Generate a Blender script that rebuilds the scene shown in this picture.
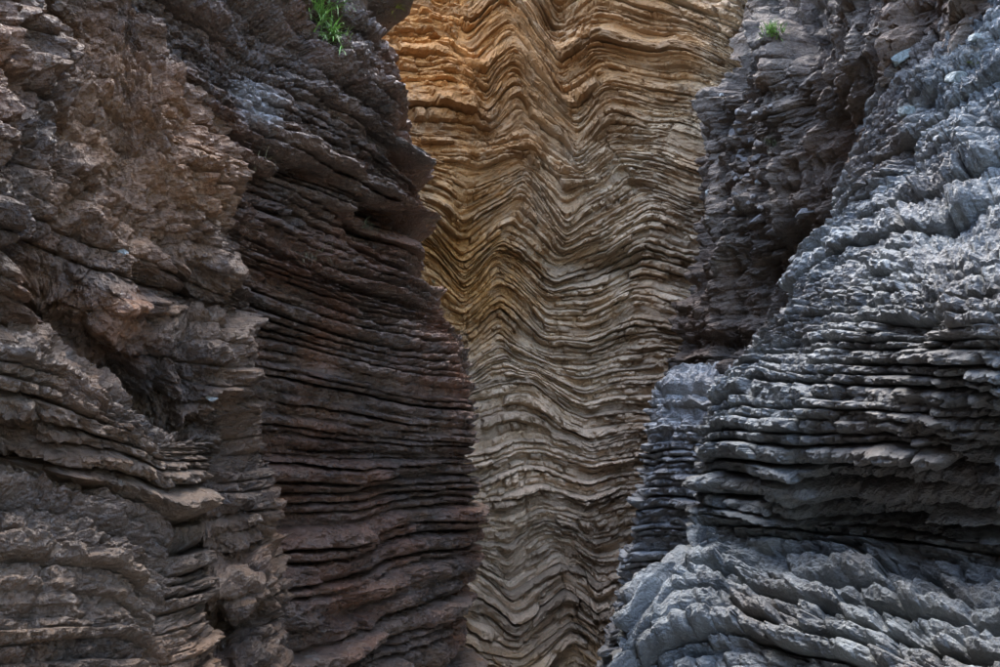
import bpy, math, random
import numpy as np
from mathutils import Vector

# ------------------------------------------------------------------ camera, sky, sun, exposure
scene = bpy.context.scene
for o in list(bpy.data.objects):
    bpy.data.objects.remove(o)
F_PX = 722.0                      # focal length in photo pixels (photo 1000 x 667)
PITCH = math.radians(10.4)
CAM = np.array([0.0, 0.0, 2.9])
cd = bpy.data.cameras.new('camera')
cam = bpy.data.objects.new('camera', cd)
scene.collection.objects.link(cam)
cd.sensor_width = 36.0
cd.lens = 36.0 * F_PX / 1000.0
cd.clip_start = 0.05
cd.clip_end = 500
cam.location = CAM
cam.rotation_euler = (math.pi / 2 + PITCH, 0, 0)
scene.camera = cam

SUN_EL, SUN_AZ = 72.0, 347.0      # azimuth: 0 = +y (down the gorge), clockwise
world = bpy.data.worlds.new('World')
scene.world = world
world.use_nodes = True
nt = world.node_tree
sky = nt.nodes.new('ShaderNodeTexSky')
sky.sky_type = 'NISHITA'
sky.sun_disc = False
sky.dust_density = 2.2
sky.ozone_density = 0.6
sky.sun_elevation = math.radians(SUN_EL)
sky.sun_rotation = math.radians(SUN_AZ)
nt.links.new(sky.outputs[0], nt.nodes['Background'].inputs[0])
nt.nodes['Background'].inputs[1].default_value = 0.15
sl = bpy.data.lights.new('sun', 'SUN')
sl.energy = 1.0
sl.angle = math.radians(45)
sl.color = (1.0, 0.97, 0.93)
sun = bpy.data.objects.new('sun', sl)
scene.collection.objects.link(sun)
_d = Vector((math.sin(math.radians(SUN_AZ)) * math.cos(math.radians(SUN_EL)),
             math.cos(math.radians(SUN_AZ)) * math.cos(math.radians(SUN_EL)),
             math.sin(math.radians(SUN_EL))))
sun.rotation_euler = _d.to_track_quat('Z', 'Y').to_euler()
sun.location = (0, 0, 30)
scene.view_settings.view_transform = 'Standard'
scene.view_settings.look = 'None'
scene.view_settings.gamma = 1.0
scene.view_settings.use_curve_mapping = False
scene.view_settings.exposure = 3.78
scene.render.engine = 'CYCLES'
scene.cycles.max_bounces = 4
scene.cycles.diffuse_bounces = 1
scene.cycles.glossy_bounces = 2

# ------------------------------------------------------------------ numeric helpers
RIGHT = np.array([1.0, 0, 0])
FWD = np.array([0, math.cos(PITCH), math.sin(PITCH)])
UP = np.array([0, -math.sin(PITCH), math.cos(PITCH)])


def unproject(px, py, d):
    px, py, d = np.asarray(px, float), np.asarray(py, float), np.asarray(d, float)
    r = (px - 500.0) / F_PX
    u = (333.5 - py) / F_PX
    return CAM + d[..., None] * (r[..., None] * RIGHT + u[..., None] * UP + FWD)


def project(P):
    q = P - CAM
    d = np.maximum(q @ FWD, 0.3)
    return 500 + F_PX * (q @ RIGHT) / d, 333.5 - F_PX * (q @ UP) / d


_rng = np.random.RandomState(7)
PERM = np.concatenate([_rng.permutation(256)] * 3).astype(np.int32)
GRAD = _rng.normal(size=(256, 3)).astype(np.float32)
GRAD /= np.linalg.norm(GRAD, axis=1)[:, None]
RND = _rng.rand(256, 4).astype(np.float32)


def perlin(x, y, z):
    x = np.asarray(x, np.float32); y = np.asarray(y, np.float32); z = np.asarray(z, np.float32)
    x, y, z = np.broadcast_arrays(x, y, z)
    xi = np.floor(x); yi = np.floor(y); zi = np.floor(z)
    xf = x - xi; yf = y - yi; zf = z - zi
    xi = xi.astype(np.int32) & 255; yi = yi.astype(np.int32) & 255; zi = zi.astype(np.int32) & 255
    u = xf * xf * xf * (xf * (xf * 6 - 15) + 10)
    v = yf * yf * yf * (yf * (yf * 6 - 15) + 10)
    w = zf * zf * zf * (zf * (zf * 6 - 15) + 10)

    def g(dx, dy, dz):
        h = PERM[PERM[PERM[xi + dx] + yi + dy] + zi + dz]
        gr = GRAD[h]
        return gr[..., 0] * (xf - dx) + gr[..., 1] * (yf - dy) + gr[..., 2] * (zf - dz)
    x00 = g(0, 0, 0) * (1 - u) + g(1, 0, 0) * u
    x10 = g(0, 1, 0) * (1 - u) + g(1, 1, 0) * u
    x01 = g(0, 0, 1) * (1 - u) + g(1, 0, 1) * u
    x11 = g(0, 1, 1) * (1 - u) + g(1, 1, 1) * u
    return ((x00 * (1 - v) + x10 * v) * (1 - w) + (x01 * (1 - v) + x11 * v) * w) * 1.5


def fbm(x, y, z, oct=3, ridged=False):
    a, s, f = 1.0, 0.0, 1.0
    for o in range(oct):
        n = perlin(x * f + 17.3 * o, y * f + 5.1 * o, z * f)
        s = s + a * ((0.5 - np.abs(n) * 1.6) if ridged else n)
        a *= 0.5
        f *= 2.03
    return s


def cells(x, y, z):
    """rounded lumps on a sheet: dome height 1-F1^2 and a random value per lump"""
    x = np.asarray(x, np.float32); y = np.asarray(y, np.float32)
    x, y = np.broadcast_arrays(x, y)
    zi = int(abs(z) * 31) & 255
    xi = np.floor(x).astype(np.int32); yi = np.floor(y).astype(np.int32)
    best = np.full(x.shape, 9.0, np.float32); rv = np.zeros(x.shape, np.float32)
    for dx in (-1, 0, 1):
        for dy in (-1, 0, 1):
            h = PERM[PERM[PERM[(xi + dx) & 255] + ((yi + dy) & 255)] + zi]
            r = RND[h]
            d2 = (xi + dx + r[..., 0] - x) ** 2 + (yi + dy + r[..., 1] - y) ** 2
            m = d2 < best
            best = np.where(m, d2, best); rv = np.where(m, r[..., 3], rv)
    return np.clip(1 - best * 1.5, -0.4, 1), rv


def pchip(y, xq, sharp=0.0):
    """monotone cubic through y (axis 0, unit knots) evaluated at xq"""
    y = np.asarray(y, float)
    n = y.shape[0]
    d = y[1:] - y[:-1]
    m = np.zeros_like(y)
    a, b = d[:-1], d[1:]
    same = (a * b) > 0
    with np.errstate(all='ignore'):
        m[1:-1] = np.where(same, 2 * a * b / (a + b), 0)
    m[0] = d[0]; m[-1] = d[-1]
    i = np.clip(np.floor(xq).astype(int), 0, n - 2)
    t = (xq - i).reshape((-1,) + (1,) * (y.ndim - 1))
    h00 = 2 * t**3 - 3 * t**2 + 1; h10 = t**3 - 2 * t**2 + t
    h01 = -2 * t**3 + 3 * t**2; h11 = t**3 - t**2
    c = h00 * y[i] + h10 * m[i] + h01 * y[i + 1] + h11 * m[i + 1]
    return c * (1 - sharp) + sharp * (y[i] * (1 - t) + y[i + 1] * t)


def tps(pts):
    """thin plate spline of log depth over pixel position"""
    P = np.array(pts, float)
    X = P[:, :2] / 300.0
    v = np.log(P[:, 2])
    n = len(X)

    def phi(r2):
        return np.where(r2 > 1e-12, 0.5 * r2 * np.log(np.maximum(r2, 1e-12)), 0)
    K = phi(((X[:, None] - X[None]) ** 2).sum(-1)) + 0.01 * np.eye(n)
    Q = np.hstack([np.ones((n, 1)), X])
    A = np.block([[K, Q], [Q.T, np.zeros((3, 3))]])
    sol = np.linalg.solve(A, np.concatenate([v, np.zeros(3)]))

    def f(px, py):
        q = np.stack([np.clip(px, -260, 1200), np.clip(py, -420, 820)], -1) / 300.0
        r2 = ((q[..., None, :] - X) ** 2).sum(-1)
        return np.exp(phi(r2) @ sol[:n] + sol[n] + q @ sol[n + 1:])
    return f


def bilin(G, ti, si):
    ti = np.clip(ti, 0, G.shape[0] - 1.001); si = np.clip(si, 0, G.shape[1] - 1.001)
    a = ti.astype(int); b = si.astype(int)
    fa = (ti - a)[..., None]; fb = (si - b)[..., None]
    return ((G[a, b] * (1 - fb) + G[a, b + 1] * fb) * (1 - fa)
            + (G[a + 1, b] * (1 - fb) + G[a + 1, b + 1] * fb) * fa)


# ------------------------------------------------------------------ materials
def nodes_of(name):
    m = bpy.data.materials.new(name)
    m.use_nodes = True
    return m, m.node_tree.nodes, m.node_tree.links


def rgba(c):
    return (c[0], c[1], c[2], 1.0)


def rock_material(name, dark, light, stain, stain_amt, rough=(0.45, 0.75), spec=0.5, bump=1.0,
                  scale=1.0, zones=(), vary=0.35, zs=1.8, streak=0.55, lichen=0.35, crust=(0.30, 0.29, 0.25)):
    """weathered rock: tone by noise, a tone of its own for every layer, mineral stains, fine relief"""
    m, N, L = nodes_of(name)
    bsdf = N['Principled BSDF']
    geo = N.new('ShaderNodeNewGeometry')
    pos = geo.outputs['Position']

    def noise(sc, det=4.0, ro=0.55, vec=pos):
        n = N.new('ShaderNodeTexNoise')
        n.inputs['Scale'].default_value = sc
        n.inputs['Detail'].default_value = det
        n.inputs['Roughness'].default_value = ro
        L.new(vec, n.inputs['Vector'])
        return n.outputs['Fac']

    def ramp(fac, a, b):
        r = N.new('ShaderNodeMapRange')
        r.inputs[1].default_value = a
        r.inputs[2].default_value = b
        L.new(fac, r.inputs[0])
        return r.outputs[0]

    def math_(op, a, b):
        n = N.new('ShaderNodeMath'); n.operation = op
        for k, v in ((0, a), (1, b)):
            if isinstance(v, (int, float)):
                n.inputs[k].default_value = v
            else:
                L.new(v, n.inputs[k])
        return n.outputs[0]

    def mix(fac, a, b, typ='MIX'):
        n = N.new('ShaderNodeMix'); n.data_type = 'RGBA'; n.blend_type = typ
        if isinstance(fac, (int, float)):
            n.inputs[0].default_value = fac
        else:
            L.new(fac, n.inputs[0])
        for k, v in ((6, a), (7, b)):
            if isinstance(v, tuple):
                n.inputs[k].default_value = rgba(v)
            else:
                L.new(v, n.inputs[k])
        return n.outputs[2]
    mp = N.new('ShaderNodeMapping')
    mp.inputs['Scale'].default_value = (1, 1, zs)
    L.new(pos, mp.inputs['Vector'])
    col = mix(ramp(noise(2.3 * scale, 5, 0.68, mp.outputs[0]), 0.32, 0.68), dark, light)
    col = mix(math_('MULTIPLY', ramp(noise(1.1 * scale, 4, 0.62), 0.47, 0.66), stain_amt), col, stain)
    zn = noise(3.0, 5, 0.65) if zones else None
    for (centre, radius, c, amt) in zones:           # colour patches with a place of their own
        d = N.new('ShaderNodeVectorMath'); d.operation = 'DISTANCE'
        d.inputs[1].default_value = centre
        L.new(pos, d.inputs[0])
        dn = math_('ADD', d.outputs['Value'], math_('MULTIPLY', math_('SUBTRACT', zn, 0.5), radius * 1.6))
        k = math_('MULTIPLY', ramp(dn, radius * 1.1, radius * 0.45), amt)
        col = mix(k, col, c)
    ms2 = N.new('ShaderNodeMapping'); ms2.inputs['Scale'].default_value = (1, 1, 0.16)
    L.new(pos, ms2.inputs['Vector'])
    st = ramp(noise(5.5 * scale, 3, 0.6, ms2.outputs[0]), 0.55, 0.72)          # run-off streaks
    col = mix(math_('MULTIPLY', st, streak), col, tuple(v * 0.5 for v in dark))
    li = ramp(noise(13 * scale, 4, 0.75), 0.60, 0.70)                          # lichen and mineral crust
    col = mix(math_('MULTIPLY', li, lichen), col, crust)
    oi = N.new('ShaderNodeObjectInfo')
    tone = math_('ADD', math_('MULTIPLY', oi.outputs['Random'], vary), 1.0 - vary / 2)
    grain = math_('ADD', math_('MULTIPLY', noise(38 * scale, 3, 0.7), 0.9), 0.55)
    val = math_('MULTIPLY', tone, grain)
    hsv = N.new('ShaderNodeHueSaturation')
    L.new(col, hsv.inputs['Color']); L.new(val, hsv.inputs['Value'])
    L.new(hsv.outputs[0], bsdf.inputs['Base Color'])
    rr = N.new('ShaderNodeMapRange')
    rr.inputs[1].default_value = 0.35; rr.inputs[2].default_value = 0.65
    rr.inputs[3].default_value = rough[0]; rr.inputs[4].default_value = rough[1]
    L.new(noise(9 * scale, 2), rr.inputs[0]); L.new(rr.outputs[0], bsdf.inputs['Roughness'])
    bsdf.inputs['Specular IOR Level'].default_value = spec
    vo = N.new('ShaderNodeTexVoronoi'); vo.feature = 'F1'
    vo.inputs['Scale'].default_value = 26 * scale
    wv = N.new('ShaderNodeVectorMath'); wv.operation = 'ADD'
    nz = N.new('ShaderNodeTexNoise'); nz.inputs['Scale'].default_value = 14 * scale
    nz.inputs['Detail'].default_value = 3
    L.new(pos, nz.inputs['Vector'])
    ms = N.new('ShaderNodeVectorMath'); ms.operation = 'SCALE'; ms.inputs['Scale'].default_value = 0.12 / scale
    L.new(nz.outputs['Color'], ms.inputs[0]); L.new(mp.outputs[0], wv.inputs[0]); L.new(ms.outputs[0], wv.inputs[1])
    L.new(wv.outputs[0], vo.inputs['Vector'])
    h = math_('ADD', math_('MULTIPLY', vo.outputs['Distance'], -0.5), math_('MULTIPLY', noise(30 * scale, 5, 0.72), 1.5))
    bp = N.new('ShaderNodeBump')
    bp.inputs['Strength'].default_value = min(1.0, 0.8 * bump)
    bp.inputs['Distance'].default_value = 0.03 * bump / scale
    L.new(h, bp.inputs['Height']); L.new(bp.outputs[0], bsdf.inputs['Normal'])
    return m


# ------------------------------------------------------------------ building bedded rock walls
def tag(o, label=None, cat=None, group=None, kind=None):
    if label: o['label'] = label
    if cat: o['category'] = cat
    if group: o['group'] = group
    if kind: o['kind'] = kind
    return o


def link_mesh(name, V, Q, mat, parent=None, smooth=True):
    """V (n,3) world positions relative to the parent's origin, Q (m,4) quads"""
    me = bpy.data.meshes.new(name)
    me.vertices.add(len(V))
    me.vertices.foreach_set('co', np.ascontiguousarray(V, np.float32).ravel())
    k = Q.shape[1]
    me.loops.add(Q.size)
    me.loops.foreach_set('vertex_index', np.ascontiguousarray(Q, np.int32).ravel())
    me.polygons.add(len(Q))
    me.polygons.foreach_set('loop_start', np.arange(0, Q.size, k, dtype=np.int32))
    me.polygons.foreach_set('use_smooth', np.full(len(Q), smooth, bool))
    me.update(calc_edges=True)
    me.materials.append(mat)
    o = bpy.data.objects.new(name, me)
    scene.collection.objects.link(o)
    if parent is not None:
        o.parent = parent
    return o


def grid_quads(nr, nc, flip):
    a = np.arange(nr * nc).reshape(nr, nc)
    q = np.stack([a[:-1, :-1], a[:-1, 1:], a[1:, 1:], a[1:, :-1]], -1).reshape(-1, 4)
    return q[:, ::-1] if flip else q


TRIS = [0]
WALLS = {}


def bedded_wall(name, label, cat, guides, depth, mat, beds, seed, wrap_lo=None, wrap_hi=None,
                step=1.7, relief=None, hollows=None, prm=None, part='rock_layer', ref=0.5, kind=None, top=None):
    """guides: rows (lowest first) of photo pixels along the bedding; depth: scattered (px, py, metres);
    wrap_lo / wrap_hi: world offsets carried on from the first / last column, round the corner;
    relief: (px, py, sx, sy, metres) broad bulges; hollows: the same as a share of the distance; beds: (heights, min, max) thickness in photo pixels at column ref"""
    P = dict(prot=0.45, wav=0.5, prof=0.5, recess=0.55, block=0.3, blen=(1.5, 6), groove=0.35, rug=0.03, rugf=5.0,
             lump=0.0, lumpf=7.0, lump2=0.0, fine=0.010, finef=26.0, wig=0.16, big=0.08, bigf=0.9, peak=0.62, aniso=1.0, vfl=0.0, vff=6.0, sharp=0.0,
             pw=3.0, chip=0.0, chipf=9.0, run=False, mod=0.9, lam=0.0, lamf=35.0, warp=0.0, grp=0.0, grpf=2.5, fade=([0, 1], [1, 1]), cracks=0, crackd=0.07, tilt=0.15)
    P.update(prm or {})
    rs = np.random.RandomState(seed)
    G = np.array(guides, float)                          # rows, cols, 2
    nr, ncol = G.shape[:2]
    SUBT, SUBS = 10, 10
    gt = pchip(G, np.linspace(0, nr - 1, (nr - 1) * SUBT + 1))
    gs = pchip(gt.transpose(1, 0, 2), np.linspace(0, ncol - 1, (ncol - 1) * SUBS + 1), P['sharp']).transpose(1, 0, 2)
    px, py = gs[..., 0], gs[..., 1]
    if P['warp']:
        w0 = P['warp']
        dx = w0 * fbm(px / 90.0, py / 60.0, 3.1, 2)
        dy = w0 * (0.8 * fbm(px / 45.0, py / 50.0, 9.1, 2) + 0.25 * perlin(px / 18.0, py / 40.0, 2.2))
        px = px + dx; py = py + dy
    dm = tps(depth)(px, py)
    for (rx, ry, sx, sy, amp) in (hollows or ()):
        dm = dm * (1 + amp * np.exp(-((px - rx) / sx) ** 2 - ((py - ry) / sy) ** 2))
    W = unproject(px, py, dm)
    if top:
        W = np.concatenate([W, W[-1][None] + pchip(np.array([(0, 0, 0)] + list(top), float), np.linspace(0, len(top), len(top) * SUBT + 1))[1:, None, :]], 0)
        px = np.concatenate([px, np.repeat(px[-1:], len(top) * SUBT, 0)]); py = np.concatenate([py, np.full((len(top) * SUBT, py.shape[1]), -900.0)])
    vis = np.ones(W.shape[1])
    rel = np.zeros(W.shape[:2])
    for (rx, ry, sx, sy, amp) in (relief or ()):
        rel += amp * np.exp(-((px - rx) / sx) ** 2 - ((py - ry) / sy) ** 2)

    near_lo = 0.99 if G[:, 0, 0].max() > 0 else 0.0       # corner inside the picture
    near_hi = 0.99 if G[:, -1, 0].min() < 1000 else 0.0
    vfull = (ncol - 1) * SUBS + 1

    def wrap(edge, offs):
        # smooth curve through the offsets, dense
        o = np.array([(0, 0, 0)] + list(offs), float)
        q = pchip(o, np.linspace(0, len(o) - 1, (len(o) - 1) * 6 + 1))[1:]
        return edge[:, None, :] + q[None]
    if wrap_hi:
        Z = wrap(W[:, -1], wrap_hi)
        W = np.concatenate([W, Z], 1)
        rel = np.concatenate([rel, np.repeat(rel[:, -1:], Z.shape[1], 1)], 1)
        vis = np.concatenate([vis, np.where(np.arange(Z.shape[1]) < 18, near_hi, 0.0)])
    if wrap_lo:
        Z = wrap(W[:, 0], wrap_lo)[:, ::-1]
        W = np.concatenate([Z, W], 1)
        rel = np.concatenate([np.repeat(rel[:, :1], Z.shape[1], 1), rel], 1)
        vis = np.concatenate([np.where(np.arange(Z.shape[1]) < 18, near_lo, 0.0)[::-1], vis])
    # normals of the base sheet, smoothed
    def smooth(A, n):
        for _ in range(n):
            A = (np.concatenate([A[:1], A[:-1]]) + 2 * A + np.concatenate([A[1:], A[-1:]])) / 4
            A = (np.concatenate([A[:, :1], A[:, :-1]], 1) + 2 * A + np.concatenate([A[:, 1:], A[:, -1:]], 1)) / 4
        return A
    W = smooth(W, 2)
    Nn = np.cross(np.gradient(W, axis=1), np.gradient(W, axis=0))
    Nn /= np.linalg.norm(Nn, axis=-1)[..., None] + 1e-9
    mid = (W.shape[0] // 2, int(np.argmax(vis == 1) + vfull // 2))
    flip = False
    if (Nn[mid] @ (CAM - W[mid])) < 0:
        Nn = -Nn
        flip = True
    Nn = smooth(Nn, 6)
    Nn /= np.linalg.norm(Nn, axis=-1)[..., None] + 1e-9
    W = W + Nn * rel[..., None]
    # samples along the bedding: even in projected pixels, coarser where out of view
    mrow = int(np.clip(W.shape[0] * 0.45, 0, W.shape[0] - 1))
    seg = np.linalg.norm(np.diff(W[mrow], axis=0), axis=1)
    allp = np.stack(project(W), -1)
    segp = np.linalg.norm(np.diff(allp, axis=1), axis=2)
    segp = np.percentile(segp[:(nr - 1) * SUBT], 70, axis=0)
    v = 0.5 * (vis[1:] + vis[:-1])
    cxp = 0.5 * (allp[mrow, 1:, 0] + allp[mrow, :-1, 0])
    inview = (cxp > -40) & (cxp < 1040) & (v > 0.4)
    dens = np.where(inview, np.where(v < 0.999, np.maximum(segp / step, seg / 0.03), segp / step), seg / 0.09)
    cum = np.concatenate([[0], np.cumsum(dens)])
    ns = int(cum[-1]) + 2
    si = np.interp(np.linspace(0, cum[-1], ns), cum, np.arange(len(cum)))
    U = np.interp(si, np.arange(len(seg) + 1), np.concatenate([[0], np.cumsum(seg)]))
    # bed boundaries
    rc = int(np.argmax(vis == 1) + ref * (vfull - 1))
    colp = allp[:, rc].copy()
    if top:
        k0 = len(top) * SUBT
        rise = np.linalg.norm(np.diff(W[-k0 - 1:, rc], axis=0), axis=1)
        colp[-k0:, 0] = colp[-k0 - 1, 0]
        colp[-k0:, 1] = colp[-k0 - 1, 1] - 90 * np.cumsum(rise)
    tpix = np.concatenate([[0], np.cumsum(np.linalg.norm(np.diff(colp, axis=0), axis=1))])
    tb, cur = [], 0.0
    while cur < tpix[-1]:
        tb.append(cur)
        yhere = np.interp(cur, tpix, colp[:, 1])
        b0 = np.interp(yhere, *beds[:2]); b1 = np.interp(yhere, *beds[::2])
        th = b0 + (b1 - b0) * rs.beta(1.0, 2.2)
        if yhere < -30:
            th = max(th * 2.2, b1 * 1.4)
        if yhere > 700:
            th = b1 * 1.2
        cur += th
    tb.append(tpix[-1])
    tb = np.interp(np.array(tb), tpix, np.arange(len(tpix)))
    nb = len(tb) - 1
    base = W[0, rc].copy()
    for c in range(3):
        base[c] = round(float(base[c]), 3)
    root = bpy.data.objects.new(name, None)
    scene.collection.objects.link(root)
    root.location = base
    tag(root, label, cat, None, kind)
    # per boundary: wiggle and recess; per bed: how far it stands out
    thk = np.diff(tb)
    prot = rs.normal(size=nb + 2)
    prot = np.clip(prot, -1.6, 1.6)
    bnd_t, bnd_r = [], []
    tcol = np.linalg.norm(np.diff(W[:, rc], axis=0), axis=1)
    Vm = np.concatenate([[0], np.cumsum(tcol)])
    fy = np.interp(np.interp(tb, np.arange(len(colp)), colp[:, 1]), *P['fade'])
    for k in range(nb + 1):
        lo = thk[max(k - 1, 0)]; hi = thk[min(k, nb - 1)]
        w = min(lo, hi) * P['wig'] if 0 < k < nb else 0
        bnd_t.append(tb[k] + w * (1.2 * perlin(U * 2.2, k * 3.7, seed * 1.3) + 0.8 * perlin(U * 9.0, k * 1.7, seed * 0.7)))
        bnd_r.append(-fy[k] * (P['recess'] * np.clip(0.9 + 1.0 * perlin(U * 1.1, k * 5.3, seed + 9.0) + 0.45 * rs.normal(), 0.25, 1.8)))
    vlo = np.interp(710, colp[::-1, 1], Vm[::-1]); vhi = np.interp(-20, colp[::-1, 1], Vm[::-1])
    crk = [(rs.uniform(U[0], U[-1]), rs.uniform(vlo, vhi), rs.uniform(0.2, 0.9), rs.uniform(-0.25, 0.25), rs.uniform(0.010, 0.022)) for _ in range(P['cracks'])]
    for k in range(nb):
        ytop = np.interp(tb[k], np.arange(len(colp)), colp[:, 1])
        wpx = abs(np.interp(tb[k + 1], np.arange(len(colp)), tpix) - np.interp(tb[k], np.arange(len(colp)), tpix))
        wmax = np.percentile(np.linalg.norm(bilin(allp, bnd_t[k + 1], si) - bilin(allp, bnd_t[k], si), axis=1)[::4], 60)
        m = int(np.clip(wmax / step, 3, 24))
        sub = 1
        if ytop < -60 or ytop > 720:
            m = 5; sub = 3
        sidx = np.unique(np.concatenate([np.arange(0, ns, sub), [ns - 1]]))
        p = np.concatenate([[0, 0.05], np.linspace(0.05, 0.95, m + 1)[1:-1], [0.95, 1]])
        s_ = si[sidx]; u_ = U[sidx]
        T0 = bnd_t[k][sidx]; T1 = np.maximum(bnd_t[k + 1][sidx], T0 + 0.02)
        T = T0[None] + (T1 - T0)[None] * p[:, None]
        S = np.repeat(s_[None], len(p), 0)
        X = bilin(W, T, S); n = bilin(Nn, T, S)
        th = np.linalg.norm(bilin(W, T1, s_) - bilin(W, T0, s_), axis=1)
        th = np.clip(th, 0.01, 0.5)[None]
        uu = np.repeat(u_[None], len(p), 0)
        vv = np.interp(T, np.arange(len(Vm)), Vm)
        pp = p[:, None]
        # rounded, top-heavy face
        pk = P['peak']
        q = np.where(pp < pk, (pk - pp) / pk, (pp - pk) / (1 - pk))
        prof = 1 - q ** P['pw'] + P['tilt'] * prot[k + 1] * (pp - 0.5)
        mod = np.clip(0.8 + P['mod'] * perlin(uu * 1.3, vv * 1.6, seed + 20.0), 0.12, 1.8)
        off = mod * P['prot'] * prot[k] * np.minimum(th, 0.22) + P['wav'] * np.minimum(th, 0.2) * perlin(uu * 1.6, k * 7.7, seed + 3.0) + fy[k] * P['prof'] * np.minimum(th, 0.16) * (prof - 0.6)
        # vertical joints: blocks along the bed
        mth = float(np.median(th))
        cuts = [u_[0]]
        while cuts[-1] < u_[-1]:
            cuts.append(cuts[-1] + max(mth, 0.02) * rs.uniform(*P['blen']))
        cuts = np.array(cuts)
        lean = 0.25 * mth * (pp - 0.5) + 0.35 * mth * perlin(uu * 6 / (mth * 20 + 1), vv * 14, seed + k * 0.37)
        uq = np.clip(uu + lean, cuts[0], cuts[-1] - 1e-6)
        bi = np.clip(np.searchsorted(cuts, uq, side='right') - 1, 0, len(cuts) - 2)
        boff = rs.uniform(-1, 1, len(cuts)); btilt = rs.uniform(-1, 1, len(cuts)); bg = rs.uniform(0, 1, len(cuts) + 1) ** 1.5
        bl = cuts[bi + 1] - cuts[bi]
        x01 = (uq - cuts[bi]) / bl
        dcut = np.minimum(x01, 1 - x01) * bl
        gsel = np.where(x01 < 0.5, bg[bi], bg[bi + 1])
        off = off + fy[k] * P['block'] * np.minimum(th, 0.2) * (boff[bi] + 0.6 * btilt[bi] * (x01 - 0.5) + 0.35 * btilt[bi - 1] * (pp - 0.5))
        off = off - P['groove'] * np.minimum(th, 0.12) * gsel * np.exp(-(dcut / (0.13 * mth + 0.005)) ** 2)
        # weathered relief: some of it runs on across the joints, some belongs to the layer
        ks = k * 0.61
        a = P['aniso']
        com = P['rug'] * fbm(uu * P['rugf'] / a, vv * P['rugf'] * a, 0.4 + seed, 3, True)
        if P['grp']:
            com = com + P['grp'] * (perlin(uu * 0.5, vv * P['grpf'], seed + 31.0) + 0.5 * perlin(uu * 0.9, vv * P['grpf'] * 2.1, seed + 37.0))
        for (cu, cv, cl, cs, cw) in crk:
            dd = (uu - cu - cs * (vv - cv) - 0.06 * perlin(vv * 3.0, cu * 5.0, 1.5) - 0.02 * perlin(vv * 14.0, cu * 5.0, 2.5)) / cw
            com = com - P['crackd'] * np.exp(-dd * dd) * np.clip(1.3 - np.abs((vv - cv) / cl), 0, 1)
        if P['vfl']:
            com = com + P['vfl'] * fbm(uu * P['vff'], vv * P['vff'] * 0.22, 4.4 + seed, 3, True)
        if P['lump']:
            c1, r1 = cells(uu * P['lumpf'] / a, vv * P['lumpf'] * a, seed)
            com = com + P['lump'] * (c1 * (0.35 + 0.9 * r1) - 0.3)
            if P['lump2']:
                c1, r1 = cells(uu * P['lumpf'] * 2.7 / a, vv * P['lumpf'] * 2.7 * a, seed + 0.5)
                com = com + P['lump2'] * (c1 * (0.35 + 0.9 * r1) - 0.3)
        if P['chip']:
            kk = 0.0 if P['run'] else k
            cw = perlin(uu * P['chipf'] * 1.3, vv * P['chipf'] * 1.3, kk * 0.61) * 0.5
            c1, r1 = cells(uu * P['chipf'] / a + cw, vv * P['chipf'] * a + kk * 3.3 + cw, seed + 0.1)
            c2, r2 = cells(uu * P['chipf'] * 2.6 / a + cw, vv * P['chipf'] * 2.6 * a + kk * 3.3, seed + 0.2)
            ch = P['chip'] * ((r1 - 0.5) * 1.2 + 0.25 * c1 + (r2 - 0.5) * 0.55 + 0.1 * c2)
            if P['run']:
                com = com + ch
            else:
                off = off + ch
        if P['lam']:
            off = off + P['lam'] * (perlin(uu * 2.5, vv * P['lamf'], ks) + 0.6 * perlin(uu * 6.0, vv * P['lamf'] * 1.9, ks + 7.7))
        off = off + P['fine'] * fbm(uu * P['finef'] / a, vv * P['finef'] * a, ks + 3.3, 3, True)
        wgt = np.clip(1 - np.abs(2 * pp - 1) ** 9, 0, 1)
        r0 = bnd_r[k][sidx][None]; r1_ = bnd_r[k + 1][sidx][None]
        thn0 = np.minimum(th, 0.16)
        rec = np.where(pp < 0.5, r0 * thn0, r1_ * thn0)
        # the joint depth must agree with the neighbour: use a thickness shared by both
        def shared(kk):
            t_lo = bnd_t[max(kk - 1, 0)][sidx]; t_hi = bnd_t[min(kk + 1, nb)][sidx]
            w2 = np.linalg.norm(bilin(W, t_hi, s_) - bilin(W, t_lo, s_), axis=1) * 0.5
            return np.clip(w2, 0.01, 0.16)[None]
        rec = np.where(pp < 0.5, r0 * shared(k), r1_ * shared(k + 1))
        off = np.where((pp <= 0) | (pp >= 1), rec, np.maximum(off, rec + 0.004) * wgt + rec * (1 - wgt))
        off = off + com + P['big'] * fbm(uu * P['bigf'], vv * P['bigf'], seed + 0.5, 3)
        Y = X + n * off[..., None] - base
        Q = grid_quads(len(p), len(sidx), flip)
        TRIS[0] += 2 * len(Q)
        o = link_mesh(part, Y.reshape(-1, 3), Q, mat, root, P.get('smooth', False))
    WALLS[name] = (W, Nn)
    print('WALL', name, 'beds', nb, 'cols', ns, 'tris so far', TRIS[0])
    return root


# ------------------------------------------------------------------ rock colours
def at(px, py, d):
    return tuple(float(v) for v in unproject(px, py, np.array(d, float)))


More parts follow.
